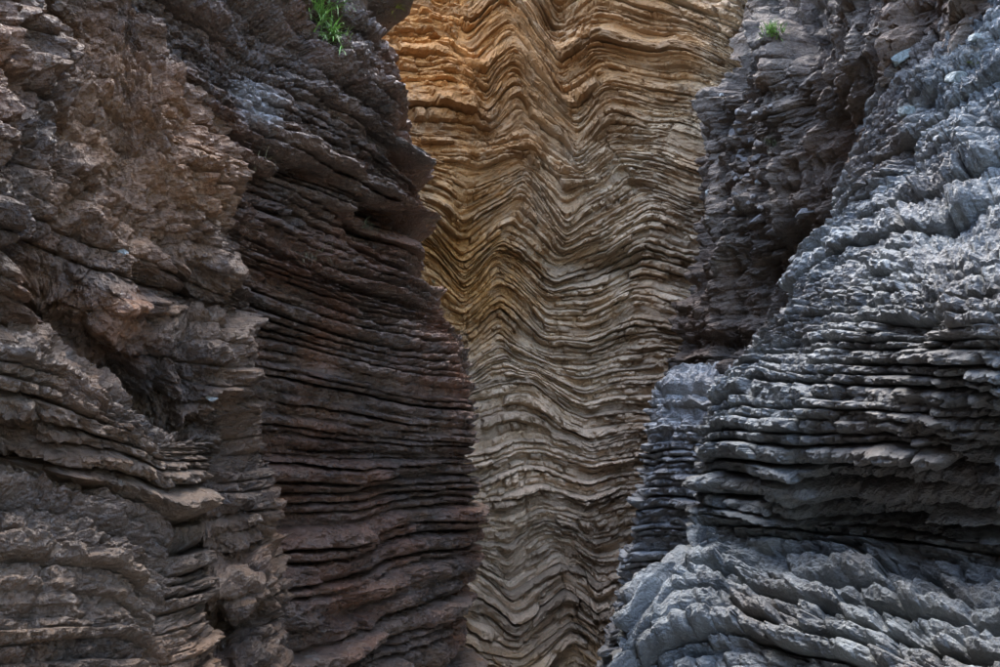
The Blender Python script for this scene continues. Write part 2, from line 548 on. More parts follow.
M_back = rock_material('ochre_folded_rock', (0.29, 0.19, 0.11), (0.60, 0.43, 0.27), (0.46, 0.245, 0.10), 0.45,
                       rough=(0.6, 0.85), spec=0.3, bump=0.8, vary=0.6, streak=0.4, lichen=0.25, crust=(0.5, 0.45, 0.36),
                       zones=((at(450, 190, 9.8), 0.9, (0.50, 0.25, 0.08), 0.7), (at(470, 285, 9.8), 1.2, (0.50, 0.24, 0.065), 0.85),  # orange patches along the left edge
                              (at(455, 60, 9.8), 1.7, (0.46, 0.19, 0.045), 0.88),
                              (at(600, 40, 9.8), 1.7, (0.34, 0.165, 0.06), 0.8), (at(520, 170, 9.8), 1.2, (0.40, 0.21, 0.085), 0.5), (at(560, 540, 10.0), 2.6, (0.66, 0.455, 0.285), 0.75)))  # rock colour, with the dim upper wall and a lightened lower part painted in
M_left = rock_material('brown_bedded_rock', (0.05, 0.031, 0.019), (0.17, 0.107, 0.068), (0.21, 0.08, 0.033), 0.6,
                       rough=(0.2, 0.45), spec=0.9,
                       zones=((at(262, 100, 3.8), 0.16, (0.42, 0.42, 0.42), 0.7),))
M_near = rock_material('dark_rugged_rock', (0.042, 0.025, 0.014), (0.15, 0.09, 0.049), (0.21, 0.09, 0.035), 0.65,
                       rough=(0.25, 0.5), spec=0.7, zs=1.0, lichen=0.25,
                       zones=((at(160, 140, 3.1), 0.62, (0.24, 0.125, 0.055), 0.75),
                              (at(180, 530, 3.2), 0.3, (0.20, 0.13, 0.085), 0.6)))
M_foot = rock_material('grey_brown_ledge_rock', (0.062, 0.040, 0.024), (0.18, 0.12, 0.073), (0.18, 0.09, 0.037), 0.55,
                       rough=(0.25, 0.5), spec=0.8)
M_right = rock_material('blue_grey_rock', (0.07, 0.077, 0.078), (0.225, 0.247, 0.247), (0.12, 0.098, 0.08), 0.6, zones=((at(862, 150, 5.35), 0.45, (0.12, 0.095, 0.075), 0.8), (at(900, 50, 5.5), 0.5, (0.13, 0.10, 0.078), 0.8), (at(920, 440, 4.0), 0.7, (0.10, 0.085, 0.07), 0.7)),  # brown patches near the crest and on the undercut face
                        rough=(0.35, 0.65), spec=0.6)
M_mid = rock_material('grey_nodular_rock', (0.15, 0.15, 0.148), (0.40, 0.405, 0.395), (0.15, 0.125, 0.10), 0.5,
                      rough=(0.4, 0.7), spec=0.5)
M_recess = rock_material('dark_lumpy_rock', (0.055, 0.041, 0.029), (0.165, 0.125, 0.09), (0.14, 0.075, 0.04), 0.5,
                         rough=(0.4, 0.7), spec=0.5, zs=1.0)

# ------------------------------------------------------------------ streambed
def streambed():
    n = 90
    xs = np.linspace(-9, 9, n); ys = np.linspace(-12, 18, n + 40)
    X, Y = np.meshgrid(xs, ys)
    Z = 0.10 * fbm(X * 0.7, Y * 0.7, 0.3, 4) + 0.05 * cells(X * 2.6, Y * 2.6, 0.4)[0]
    V = np.stack([X, Y, Z], -1).reshape(-1, 3)
    m = rock_material('gravel', (0.10, 0.09, 0.08), (0.26, 0.24, 0.22), (0.14, 0.11, 0.08), 0.5, scale=1.6)
    o = link_mesh('streambed', V, grid_quads(n + 40, n, False), m)
    tag(o, kind='structure')


streambed()

# ------------------------------------------------------------------ the folded wall at the end of the gorge
B = [
    [(330, 900), (425, 845), (465, 830), (522, 860), (570, 815), (590, 825), (605, 840), (640, 830), (700, 835), (790, 840)],
    [(330, 790), (425, 735), (465, 722), (522, 752), (570, 706), (590, 717), (605, 730), (640, 722), (700, 730), (790, 735)],
    [(330, 700), (425, 650), (465, 645), (520, 668), (570, 626), (590, 637), (603, 644), (640, 636), (700, 640), (790, 650)],
    [(330, 600), (425, 565), (472, 577), (515, 617), (565, 577), (588, 592), (602, 600), (640, 590), (700, 588), (790, 590)],
    [(330, 560), (425, 540), (480, 547), (507, 565), (550, 534), (575, 541), (598, 557), (640, 545), (700, 525), (790, 520)],
    [(330, 545), (425, 530), (478, 523), (510, 520), (545, 506), (567, 511), (587, 519), (635, 508), (700, 494), (790, 490)],
    [(330, 500), (425, 478), (478, 466), (520, 447), (545, 452), (565, 460), (590, 466), (640, 456), (700, 448), (790, 446)],
    [(330, 440), (425, 408), (475, 395), (512, 384), (535, 394), (560, 414), (587, 426), (640, 417), (700, 410), (790, 405)],
    [(330, 330), (425, 368), (465, 358), (503, 335), (530, 352), (552, 365), (580, 369), (635, 356), (700, 352), (790, 350)],
    [(330, 200), (430, 256), (464, 290), (497, 256), (525, 281), (550, 301), (585, 300), (637, 275), (705, 297), (790, 310)],
    [(330, 160), (422, 222), (463, 262), (507, 231), (535, 250), (562, 267), (590, 257), (645, 230), (702, 242), (790, 255)],
    [(330, 150), (426, 205), (466, 229), (517, 190), (542, 219), (565, 244), (598, 233), (650, 203), (706, 218), (790, 235)],
    [(330, 140), (426, 176), (470, 193), (523, 165), (545, 193), (566, 218), (600, 198), (630, 176), (706, 196), (790, 215)],
    [(330, 120), (412, 128), (470, 134), (493, 137), (524, 108), (553, 140), (580, 166), (613, 131), (690, 146), (790, 175)],
    [(330, 60), (397, 59), (447, 65), (482, 86), (515, 49), (545, 85), (572, 118), (608, 87), (690, 99), (790, 130)],
    [(330, 15), (395, 18), (445, 26), (468, 38), (508, 10), (535, 48), (562, 79), (598, 54), (690, 66), (790, 100)],
    [(330, -45), (395, -40), (440, -34), (468, -24), (503, -52), (530, -14), (556, 22), (598, 2), (690, 22), (790, 70)],
    [(330, -130), (395, -125), (440, -118), (468, -110), (503, -135), (530, -95), (556, -62), (598, -80), (700, -60), (790, -20)],
    [(330, -330), (395, -325), (440, -318), (468, -310), (503, -325), (530, -295), (556, -262), (598, -280), (700, -260), (790, -230)],
]
B_depth = [(330, 300, 9.6), (330, 0, 9.4), (330, 700, 9.6), (425, 200, 9.75), (450, 100, 9.8), (463, 285, 10.15), (500, 250, 10.0),
           (560, 300, 10.3), (640, 270, 10.05), (705, 200, 9.7), (790, 200, 8.9), (790, 500, 9.2), (790, 0, 8.8), (720, 60, 9.3),
           (570, 600, 10.2), (500, 640, 10.1), (480, 450, 10.0), (640, 450, 10.1), (600, 800, 10.0), (560, 80, 10.25), (500, 0, 10.2),
           (500, -200, 10.6), (700, -200, 9.8), (600, -400, 11.0), (400, -400, 10.4)]
B_relief = [(440, 130, 40, 60, 0.22), (440, 215, 22, 30, 0.25), (600, 268, 60, 18, -0.34), (515, 262, 30, 14, -0.08),
            (555, 20, 14, 14, -0.35), (590, 45, 30, 16, 0.16), (480, 75, 25, 25, 0.12), (420, 38, 35, 7, -0.16), (675, 75, 25, 9, -0.22),
            (640, 58, 30, 10, -0.14), (600, 120, 14, 30, 0.16), (700, 40, 40, 40, 0.15), (740, 10, 18, 30, 0.3), (635, 500, 18, 60, -0.15)]
bedded_wall('folded_cliff', 'ochre rock wall of thin zigzag folded layers closing the end of the gorge', 'cliff',
            B, B_depth, M_back, ([0, 60, 80, 240, 255, 300, 310, 555, 575], [3.5, 3.5, 3, 3, 4, 4, 3, 3, 4.5], [13, 13, 10, 10, 13, 12, 8.5, 8.5, 15]), 11, step=1.6, relief=B_relief, ref=0.62,
            prm=dict(prot=0.55, wav=0.45, prof=0.4, recess=0.62, block=0.65, blen=(0.9, 4.5), groove=0.9, rug=0.045, rugf=4, fine=0.015,
                     finef=18, big=0.14, bigf=1.0, peak=0.62, aniso=1.5, sharp=0.85, pw=5, chip=0.045, chipf=7, tilt=0.5, mod=1.8, warp=7.0, lam=0.010, lamf=30, wig=0.28, cracks=12, crackd=0.06))

# ------------------------------------------------------------------ left main wall
L1 = [
    [(120, 900), (190, 880), (240, 868), (320, 850), (381.8, 815), (423.6, 795), (450, 785)],
    [(120, 795), (190, 775), (240, 762), (320, 740), (381.8, 710), (423.6, 690), (454, 678)],
    [(120, 700), (190, 680), (240, 668), (332, 646), (381.8, 620), (423.6, 604), (458, 595)],
    [(120, 590), (190, 592), (240, 592), (295, 586), (361.8, 572), (415.6, 551), (466, 547)],
    [(120, 458), (190, 463), (240, 466), (300, 470), (346.8, 473), (413.6, 467), (467, 466)],
    [(120, 355), (190, 372), (240, 383), (302, 394), (357.6, 404), (420, 416), (468, 420)],
    [(120, 285), (190, 318), (240, 335), (322, 354), (377.6, 369), (425.6, 379), (462, 381)],
    [(120, 220), (190, 252), (230, 270), (320, 306), (367.6, 321), (421, 334), (448, 337)],
    [(120, 145), (190, 192), (225, 216), (265, 235), (317.6, 264), (388.6, 288), (431, 308)],
    [(120, 90), (190, 138), (245, 171), (305, 200), (336, 217), (364.6, 234), (402, 254)],
    [(120, 70), (190, 112), (240, 142), (300, 173), (340.2, 191), (382, 212), (416, 228)],
    [(120, -20), (190, 30), (225, 52), (270, 77), (324, 106), (368.8, 130), (409, 168)],
    [(120, -130), (190, -62), (230, -22), (285, 12), (332.8, 50), (365.6, 78), (388, 96)],
    [(120, -210), (190, -138), (230, -100), (290, -60), (332.8, -28), (358.6, -5), (374, 8)],
    [(120, -420), (190, -360), (230, -330), (290, -300), (327.8, -270), (350.6, -250), (367, -240)],
]
L1_depth = [(462, 600, 6.0), (474, 470, 6.2), (468, 380, 6.1), (434, 310, 5.9), (416, 252, 5.75), (424, 168, 5.5), (393, 5, 5.2),
            (350, 470, 5.0), (350, 300, 4.8), (350, 100, 4.5), (240, 470, 4.2), (240, 300, 3.95), (240, 180, 3.75), (240, 40, 3.78),
            (120, 300, 3.42), (120, 0, 3.3), (120, 600, 3.5), (190, 300, 3.62), (190, 60, 3.55), (190, 560, 3.75), (240, 620, 4.1), (350, 620, 4.9), (440, 760, 5.7), (240, 800, 4.0),
            (440, 470, 5.75), (430, 600, 5.6), (430, 400, 5.55), (385, -240, 5.3), (230, -330, 3.9), (120, -400, 3.2)]
L1_relief = [(275, 525, 45, 40, -0.35), (340, 215, 60, 9, -0.10), (395, 228, 34, 13, -0.42), (340, 456, 130, 7, -0.09), (350, 478, 130, 8, 0.11), (360, 585, 90, 9, 0.07), (345, 612, 120, 10, -0.08), (300, 178, 60, 10, -0.18), (270, 50, 60, 30, -0.05), (320, 340, 90, 14, -0.05), (330, 440, 90, 22, -0.10), (450, 500, 14, 18, -0.12), (320, 30, 40, 30, -0.1),
             (300, 560, 40, 10, 0.1)]
bedded_wall('layered_cliff', 'dark brown wall of even, nearly level rock layers left of the folded wall', 'cliff',
            L1, L1_depth, M_left, ([0, 220, 240, 455, 470], [7, 7, 6, 6, 6], [26, 26, 22, 22, 32]), 23, step=1.7, relief=L1_relief, ref=0.6,
            wrap_hi=[(0.04, 0.22, 0), (0.0, 0.6, 0), (-0.5, 1.6, 0), (-1.6, 4.6, 0)],
            wrap_lo=[(-1.2, -0.6, 0)],
            prm=dict(prot=0.45, wav=0.5, prof=0.75, recess=1.15, block=0.3, blen=(1.0, 5), groove=0.35, rug=0.025, rugf=7, fine=0.012,
                     finef=30, big=0.07, bigf=1.3, peak=0.78, aniso=1.35, pw=2.8, chip=0.04, chipf=10, tilt=0.4, mod=1.3, lam=0.010, lamf=36, grp=0.06, cracks=16, crackd=0.045))

# ------------------------------------------------------------------ left near buttress
edge_y = [-420, -250, -100, 0, 45, 100, 150, 250, 330, 400, 460, 500, 545, 600, 667, 760, 900]
edge_x = [85, 92, 98, 112, 146, 164, 186, 190, 188, 197, 211, 218, 226, 238, 250, 256, 264]
L2 = []
for yy in (900, 770, 667, 600, 545, 500, 430, 360, 290, 210, 130, 60, 0, -80, -180, -300, -420):
    ex = float(np.interp(yy, edge_y, edge_x))
    row = []
    for f in (-1.0, -0.35, 0.0, 0.3, 0.55, 0.8, 1.0):
        x = ex * f if f >= 0 else 260 * f
        d = 3.25 - 0.9 * max(0, (1 - f)) ** 1.0
        y = 466 + (yy - 466) * 3.25 / max(d, 1.7)
        row.append((x, y))
    L2.append(row)
L2_depth = [(205, 330, 3.3), (207, 200, 3.35), (180, 80, 3.3), (130, 0, 3.25), (110, -250, 3.3), (230, 470, 3.4), (255, 600, 3.45),
            (272, 760, 3.4), (120, 300, 2.95), (120, 100, 3.0), (150, 430, 3.2), (170, 600, 3.25), (60, 300, 2.72), (60, 100, 2.7), (60, 480, 3.1), (110, 480, 3.2),
            (0, 280, 2.45), (0, 100, 2.4), (0, 480, 2.95), (-90, 280, 2.05), (-260, 300, 1.6), (-260, 0, 1.5), (-260, 700, 2.2), (60, -200, 2.9),
            (-100, -300, 2.4), (60, 750, 3.1), (-90, 500, 2.6)]
L2_hollows = [(60, 60, 60, 90, 0.03), (112, 300, 50, 90, -0.04), (165, 120, 40, 80, -0.015),
              (172, 298, 30, 28, 0.08), (165, 262, 30, 8, -0.03), (20, 310, 35, 30, 0.06), (185, 500, 38, 14, -0.025), (205, 548, 34, 20, 0.035),
              (225, 592, 44, 16, -0.03), (205, 625, 60, 16, 0.03), (225, 655, 50, 14, -0.025), (140, 435, 34, 20, 0.03)]
bedded_wall('rugged_rock_buttress', 'dark rugged buttress with vertical furrows beside the level-layered brown wall', 'cliff',
            L2, L2_depth, M_near, ([0, 1], [12, 12], [30, 30]), 37, step=1.7, hollows=L2_hollows, ref=0.7,
            wrap_hi=[(0.06, 0.14, 0), (0.04, 0.4, 0), (-0.6, 1.0, 0)],
            wrap_lo=[(-0.3, -0.8, 0), (-0.4, -2.5, 0), (0.6, -5.0, 0), (4.5, -6.5, 0)], top=[(-0.2, 0, 1.5), (-0.8, 0, 3.5)],  # unseen bend across behind the camera, shaped to keep low sky light out
            prm=dict(prot=0.12, wav=0.3, prof=0.2, recess=0.32, block=0.16, blen=(0.7, 2.6), groove=0.35, rug=0.05, rugf=6, lump=0.06, lumpf=7, lump2=0.022,
                     fine=0.009, finef=42, big=0.10, bigf=2.2, peak=0.68, aniso=0.9, vfl=0.05, vff=4.0, wig=0.3, chip=0.024, chipf=13, run=True, cracks=6, crackd=0.03))

# ------------------------------------------------------------------ left foot ledges
L3 = [
    [(-260, 930), (-60, 915), (0, 900), (60, 890), (110, 890), (140, 895), (165, 905)],
    [(-260, 790), (-60, 780), (0, 775), (60, 768), (110, 768), (142, 778), (166, 790)],
    [(-260, 665), (-60, 652), (0, 648), (60, 642), (105, 640), (142, 650), (163, 668)],
    [(-260, 620), (-60, 605), (0, 603), (67, 601), (105, 604), (140, 618), (160, 640)],
    [(-260, 560), (-60, 548), (0, 548), (70, 555), (110, 560), (138, 576), (157, 605)],
    [(-260, 470), (-60, 478), (0, 484), (60, 497), (105, 510), (140, 530), (162, 557)],
    [(-260, 455), (-60, 462), (0, 468), (60, 478), (100, 486), (130, 496), (150, 508)],
    [(-260, 400), (-60, 415), (0, 425), (60, 438), (100, 446), (135, 455), (157, 466)],
    [(-260, 290), (-60, 318), (0, 338), (45, 360), (85, 392), (125, 420), (163, 441)],
    [(-260, 276), (-60, 300), (0, 318), (50, 344), (92, 377), (132, 407), (170, 430)],
]
L3_depth = [(0, 900, 1.95), (110, 890, 2.15), (0, 648, 2.15), (105, 640, 2.4), (163, 668, 2.65), (0, 548, 2.25), (110, 560, 2.5), (157, 605, 2.75),
            (0, 484, 2.38), (105, 510, 2.62), (162, 557, 2.85), (0, 466, 2.5), (100, 486, 2.71), (150, 508, 2.88), (0, 425, 2.43), (100, 446, 2.63),
            (157, 466, 2.84), (0, 338, 2.28), (85, 392, 2.5), (163, 441, 2.8), (0, 318, 2.6), (92, 377, 2.85), (170, 430, 3.1),
            (-260, 650, 1.45), (-260, 290, 1.5), (-260, 460, 1.7), (-260, 930, 1.4)]
bedded_wall('ledge_rock_outcrop', 'low stepped outcrop of thick weathered layers at the foot of the rugged buttress', 'rock outcrop',
            L3, L3_depth, M_foot, ([0, 1], [10, 10], [27, 27]), 41, step=1.7, ref=0.45,
            wrap_hi=[(0.05, 0.12, 0), (0.04, 0.35, 0), (-0.3, 0.9, 0)],
            wrap_lo=[(-0.2, -0.5, 0), (-0.3, -1.6, 0)],
            prm=dict(prot=0.4, wav=0.4, prof=0.6, recess=0.8, block=0.3, blen=(0.9, 3.4), groove=0.6, rug=0.03, rugf=9, lump=0.02, lumpf=12, lump2=0.01,
                     fine=0.007, finef=45, big=0.05, bigf=2.2, peak=0.72, aniso=1.15, chip=0.014, chipf=16, lam=0.007, lamf=45, cracks=6, crackd=0.04))

# ------------------------------------------------------------------ right recess wall
R3 = [
    [(690, 760), (715, 760), (750, 765), (800, 770), (850, 780), (930, 800), (1010, 820), (1150, 850)],
    [(685, 540), (715, 542), (755, 548), (800, 552), (850, 558), (930, 570), (1010, 580), (1150, 600)],
    [(683, 440), (713, 441), (752, 442), (795, 444), (845, 444), (915, 446), (1005, 450), (1150, 455)],
    [(694, 365), (720, 362), (750, 362), (790, 358), (840, 350), (900, 338), (1000, 325), (1150, 305)],
    [(700, 312), (726, 306), (760, 300), (800, 288), (850, 268), (910, 242), (1000, 210), (1150, 165)],
    [(714, 232), (736, 226), (765, 220), (805, 203), (855, 172), (915, 132), (1000, 85), (1150, 20)],
    [(724, 168), (744, 158), (770, 146), (810, 124), (860, 86), (920, 38), (1000, -20), (1150, -110)],
    [(736, 100), (756, 90), (776, 78), (815, 52), (865, 8), (920, -45), (1000, -110), (1150, -220)],
    [(764, 52), (772, 42), (780, 25), (818, -8), (866, -55), (920, -110), (1000, -180), (1150, -300)],
    [(768, 20), (774, 5), (786, -15), (822, -50), (868, -100), (920, -160), (1000, -240), (1150, -370)],
    [(772, -90), (778, -105), (790, -125), (825, -160), (870, -215), (920, -280), (1000, -360), (1150, -420)],
    [(775, -260), (780, -275), (795, -300), (830, -330), (870, -370), (920, -400), (1000, -470), (1150, -520)],
]
R3_depth = [(685, 440, 8.0), (690, 330, 8.0), (704, 230, 7.9), (722, 100, 7.9), (768, 20, 7.7), (760, 300, 7.3), (775, 150, 7.2), (780, 60, 7.0),
            (800, 440, 6.7), (810, 200, 6.5), (815, 60, 6.4), (870, 300, 6.1), (860, 90, 5.9), (930, 200, 5.6), (920, 0, 5.4), (1000, 300, 5.2),
            (1000, 0, 4.9), (1150, 300, 4.4), (1150, -100, 4.2), (772, -260, 7.8), (1000, -300, 5.4), (690, 760, 8.0), (850, 780, 6.3), (1010, 800, 5.0)]
R3_relief = [(790, 90, 12, 90, 0.18), (800, 290, 30, 50, -0.25), (775, 270, 20, 30, -0.15), (845, 120, 14, 60, -0.18), (750, 250, 12, 14, 0.15),
             (730, 95, 12, 12, 0.15), (725, 130, 14, 8, -0.2), (715, 250, 10, 14, -0.18), (880, 110, 14, 14, -0.2), (900, 60, 14, 22, 0.2), (720, 345, 40, 12, -0.2)]
bedded_wall('lumpy_cliff', 'dark lumpy knobbed rock wall right of the folded wall, grey along its edge', 'cliff',
            R3, R3_depth, M_recess, ([0, 1], [9, 9], [22, 22]), 53, step=1.7, relief=R3_relief, ref=0.15,
            wrap_lo=[(0.0, 0.15, 0), (0.1, 0.6, 0), (0.8, 2.2, 0)],
            wrap_hi=[(0.3, -0.3, 0)], top=[(-0.3, -0.3, 1.0), (-0.5, -0.6, 3.0)],  # unseen top leans outward, added to shade the wall below
            prm=dict(prot=0.2, wav=0.6, prof=0.22, recess=0.2, block=0.2, blen=(0.8, 2.4), groove=0.5, rug=0.07, rugf=4, lump=0.10, lumpf=5.0,
                     fine=0.025, finef=16, big=0.12, bigf=1.7, peak=0.66, aniso=1.0, vfl=0.22, vff=2.2, wig=0.3, chip=0.05, chipf=6, run=True))

# ------------------------------------------------------------------ right middle pillar
R2 = []
r2y = [366, 372, 400, 450, 500, 530, 545, 600, 667, 760, 900]
r2x = [676, 670, 657, 652, 642, 633, 624, 615, 603, 592, 580]
for yy in (900, 760, 667, 600, 560, 530, 500, 450, 410, 384, 368):
    ex = float(np.interp(yy, r2y, r2x))
    w = 5 if yy < 380 else 0
    R2.append([(ex, yy + 3), (ex + 14, yy - w), (ex + 34, yy - w), (ex + 58, yy - w + 2), (ex + 90, yy - 4), (ex + 150, yy - 10), (ex + 260, yy - 14)])
R2_depth = [(603, 667, 7.3), (633, 530, 7.25), (652, 450, 7.2), (660, 395, 7.2), (674, 368, 7.6), (700, 366, 7.5),
            (690, 500, 6.8), (680, 430, 6.85), (720, 500, 6.65), (720, 400, 6.75), (660, 600, 6.9), (700, 667, 6.5), (800, 500, 6.2), (900, 450, 5.8),
            (740, 362, 7.4), (800, 355, 7.1), (900, 700, 5.7), (590, 860, 7.3), (700, 860, 6.6), (880, 355, 6.8)]
bedded_wall('stacked_rock_pillar', 'grey pillar of thin stacked layers between the folded wall and the blue-grey buttress', 'rock pillar',
            R2, R2_depth, M_mid, ([0, 1], [5.5, 5.5], [12, 12]), 61, step=1.6, ref=0.3,
            wrap_lo=[(0.02, 0.15, 0), (0.12, 0.5, 0), (0.9, 2.4, 0)],
            relief=[(650, 585, 22, 30, -0.2), (622, 600, 14, 60, -0.05), (690, 400, 30, 16, 0.08)],
            prm=dict(prot=0.5, wav=0.5, prof=0.6, recess=0.6, block=0.4, blen=(0.8, 3.0), groove=0.5, rug=0.035, rugf=7, lump=0.025, lumpf=12,
                     fine=0.012, finef=26, big=0.08, bigf=1.8, peak=0.7, chip=0.03, chipf=11, lam=0.012, lamf=32))

# ------------------------------------------------------------------ right near buttress
R1 = [
    [(600, 900), (640, 860), (700, 840), (750, 835), (800, 840), (875, 870), (1000, 930), (1150, 980)],
    [(612, 770), (640, 720), (690, 690), (740, 680), (790, 690), (875, 715), (1000, 760), (1150, 800)],
    [(622, 690), (646, 645), (686, 618), (730, 615), (780, 628), (875, 655), (1000, 690), (1150, 725)],
    [(634, 630), (660, 592), (690, 563), (730, 564), (777, 578), (875, 600), (1000, 626), (1150, 655)],
    [(700, 532), (710, 526), (726, 526), (760, 528), (800, 532), (875, 540), (1000, 557), (1150, 580)],
    [(705, 497), (712, 495), (724, 499), (760, 505), (800, 508), (875, 510), (1000, 518), (1150, 528)],
    [(703, 462), (712, 458), (730, 460), (760, 464), (800, 466), (875, 464), (1000, 470), (1150, 474)],
    [(710, 420), (724, 414), (745, 412), (772, 416), (805, 414), (875, 414), (1000, 424), (1150, 428)],
    [(733, 374), (748, 368), (770, 366), (795, 372), (825, 370), (880, 368), (1000, 372), (1150, 372)],
    [(756, 350), (774, 342), (796, 335), (822, 328), (850, 328), (905, 326), (1000, 322), (1150, 312)],
    [(790, 316), (803, 302), (825, 287), (850, 277), (880, 270), (930, 265), (1000, 250), (1150, 222)],
    [(815, 250), (830, 236), (850, 220), (875, 207), (900, 197), (940, 182), (1000, 152), (1150, 85)],
    [(848, 190), (863, 172), (880, 156), (900, 141), (925, 124), (952, 104), (1000, 65), (1150, -35)],
    [(880, 102), (892, 84), (907, 65), (925, 45), (947, 24), (970, 4), (1012, -34), (1150, -150)],
    [(915, 4), (926, -15), (940, -36), (957, -60), (977, -86), (1002, -112), (1042, -152), (1160, -260)],
    [(950, -120), (962, -145), (976, -170), (992, -195), (1012, -220), (1040, -245), (1080, -290), (1180, -400)],
]
R1_depth = [(612, 770, 4.7), (622, 690, 4.9), (634, 630, 5.05), (690, 563, 5.3), (686, 618, 4.85), (700, 530, 5.75), (710, 460, 5.65), (712, 420, 5.65),
            (735, 372, 5.65), (800, 302, 5.4), (850, 215, 5.4), (880, 100, 5.5), (915, 4, 5.6), (800, 440, 4.65), (850, 345, 4.45), (770, 490, 4.85),
            (1000, 400, 3.4), (1150, 400, 2.8), (800, 528, 5.0), (900, 538, 4.35), (1000, 552, 3.75), (1150, 575, 3.3), (800, 605, 4.35),
            (900, 612, 3.85), (1000, 630, 3.35), (1000, 750, 2.95), (800, 700, 4.05), (740, 640, 4.55), (900, 480, 4.02), (900, 400, 3.9), (1000, 480, 3.52), (1000, 318, 3.3),
            (900, 325, 3.9), (900, 255, 4.35), (1000, 210, 4.0), (930, 130, 4.9), (1000, 70, 4.6), (970, 5, 5.1), (1050, -150, 5.2), (1150, 230, 3.2),
            (1150, 80, 3.7), (1150, -100, 4.4), (960, -130, 5.9), (1180, -400, 5.2), (800, 840, 3.8), (1150, 700, 2.7), (1150, 950, 2.3), (640, 860, 4.5)]
R1_relief = [(900, 528, 120, 10, -0.15), (830, 545, 60, 10, 0.06), (720, 470, 14, 40, 0.05), (910, 325, 40, 8, -0.10), (975, 150, 20, 20, 0.12),
             (930, 85, 16, 12, 0.1), (905, 160, 12, 20, -0.15), (940, 110, 14, 10, -0.12)]
bedded_wall('undercut_rock_buttress', 'blue-grey buttress of rounded broken layers, undercut above its sloping foot', 'cliff',
            R1, R1_depth, M_right, ([0, 320, 340, 525, 535], [8, 8, 8, 8, 10], [22, 22, 26, 26, 30]), 71, step=1.8, relief=R1_relief, ref=0.62,
            wrap_lo=[(0.03, 0.12, 0), (0.15, 0.45, 0), (1.0, 1.5, 0)],
            wrap_hi=[(0.3, -0.8, 0), (0.4, -2.5, 0), (0.6, -6.0, 0)], top=[(0.3, 0, 1.2), (1.0, 0, 2.5)],
            prm=dict(prot=0.32, wav=0.4, prof=0.6, recess=0.8, block=0.42, fade=([150, 330, 345, 530, 545], [0.5, 0.65, 1.0, 1.0, 1.4]), blen=(0.9, 3.2), groove=0.9, rug=0.03, rugf=5, lump=0.034, lumpf=11, lump2=0.014,
                     fine=0.010, finef=30, big=0.06, bigf=1.8, peak=0.72, aniso=1.1, chip=0.012, chipf=14, tilt=0.4, lam=0.008, lamf=34, grp=0.06, grpf=2.2, cracks=14, crackd=0.04))
print('TOTAL TRIS', TRIS[0])

# ------------------------------------------------------------------ loose stones and plants
bpy.context.view_layer.update()
DG = bpy.context.evaluated_depsgraph_get()


def hit(px, py):
    """the rock met along a pixel's direction: point, normal"""
    d = unproject(px, py, np.array(1.0)) - CAM
    ok, loc, nor, idx, ob, mx = scene.ray_cast(DG, Vector(CAM), Vector(d).normalized())
    return Vector(loc), Vector(nor)


def plain_material(name, c, rough=0.7, sc=45, var=0.75):
    m, N, L = nodes_of(name)
    b = N['Principled BSDF']
    n = N.new('ShaderNodeTexNoise'); n.inputs['Scale'].default_value = sc; n.inputs['Detail'].default_value = 5
    g = N.new('ShaderNodeNewGeometry'); L.new(g.outputs['Position'], n.inputs['Vector'])
    r = N.new('ShaderNodeMix'); r.data_type = 'RGBA'
    r.inputs[6].default_value = rgba([v * (1 - var) for v in c]); r.inputs[7].default_value = rgba([min(1, v * (1 + var)) for v in c])
    L.new(n.outputs['Fac'], r.inputs[0]); L.new(r.outputs[2], b.inputs['Base Color'])
    b.inputs['Roughness'].default_value = rough
    bp = N.new('ShaderNodeBump'); bp.inputs['Strength'].default_value = 1.0; bp.inputs['Distance'].default_value = 0.02
    L.new(n.outputs['Fac'], bp.inputs['Height']); L.new(bp.outputs[0], b.inputs['Normal'])
    return m


def stone(px, py, w, h, mat, label, seed, flat=0.7, roll=0.0, name='loose_stone', group=None):
    """an angular pebble or slab: a ball cut by random planes; w, h in photo pixels"""
    import bmesh
    P0, n0 = hit(px, py)
    d = (P0 - Vector(CAM)).dot(Vector(FWD))
    sx, sz = w * d / F_PX / 2, h * d / F_PX / 2
    rs = np.random.RandomState(seed)
    bm = bmesh.new()
    bmesh.ops.create_icosphere(bm, subdivisions=3, radius=1.15)
    pl = np.concatenate([np.concatenate([np.eye(3), -np.eye(3)]) + 0.22 * rs.normal(size=(6, 3)), rs.normal(size=(7, 3))])
    pl /= np.linalg.norm(pl, axis=1)[:, None]
    cut = np.concatenate([rs.uniform(0.6, 0.8, 6), rs.uniform(0.72, 0.98, 7)])
    cr, sr = math.cos(roll), math.sin(roll)
    for v in bm.verts:
        p = np.array(v.co)
        for q, c in zip(pl, cut):
            e = p @ q - c
            if e > 0:
                p = p - q * e * 0.93
        p = p * (1 + 0.06 * float(perlin(p[0] * 3, p[1] * 3, p[2] * 3 + seed)))
        x, y, z = p[0] * sx, p[1] * (sx * 0.5 + sz * 0.5) * flat, p[2] * sz
        v.co = (x * cr - z * sr, y, x * sr + z * cr)
    me = bpy.data.meshes.new(name); bm.to_mesh(me); bm.free()
    me.materials.append(mat)
    o = bpy.data.objects.new(name, me)
    scene.collection.objects.link(o)
    o.location = P0 + (P0 - Vector(CAM)).normalized() * (0.12 * sx * flat)
    return tag(o, label, 'stone', group)


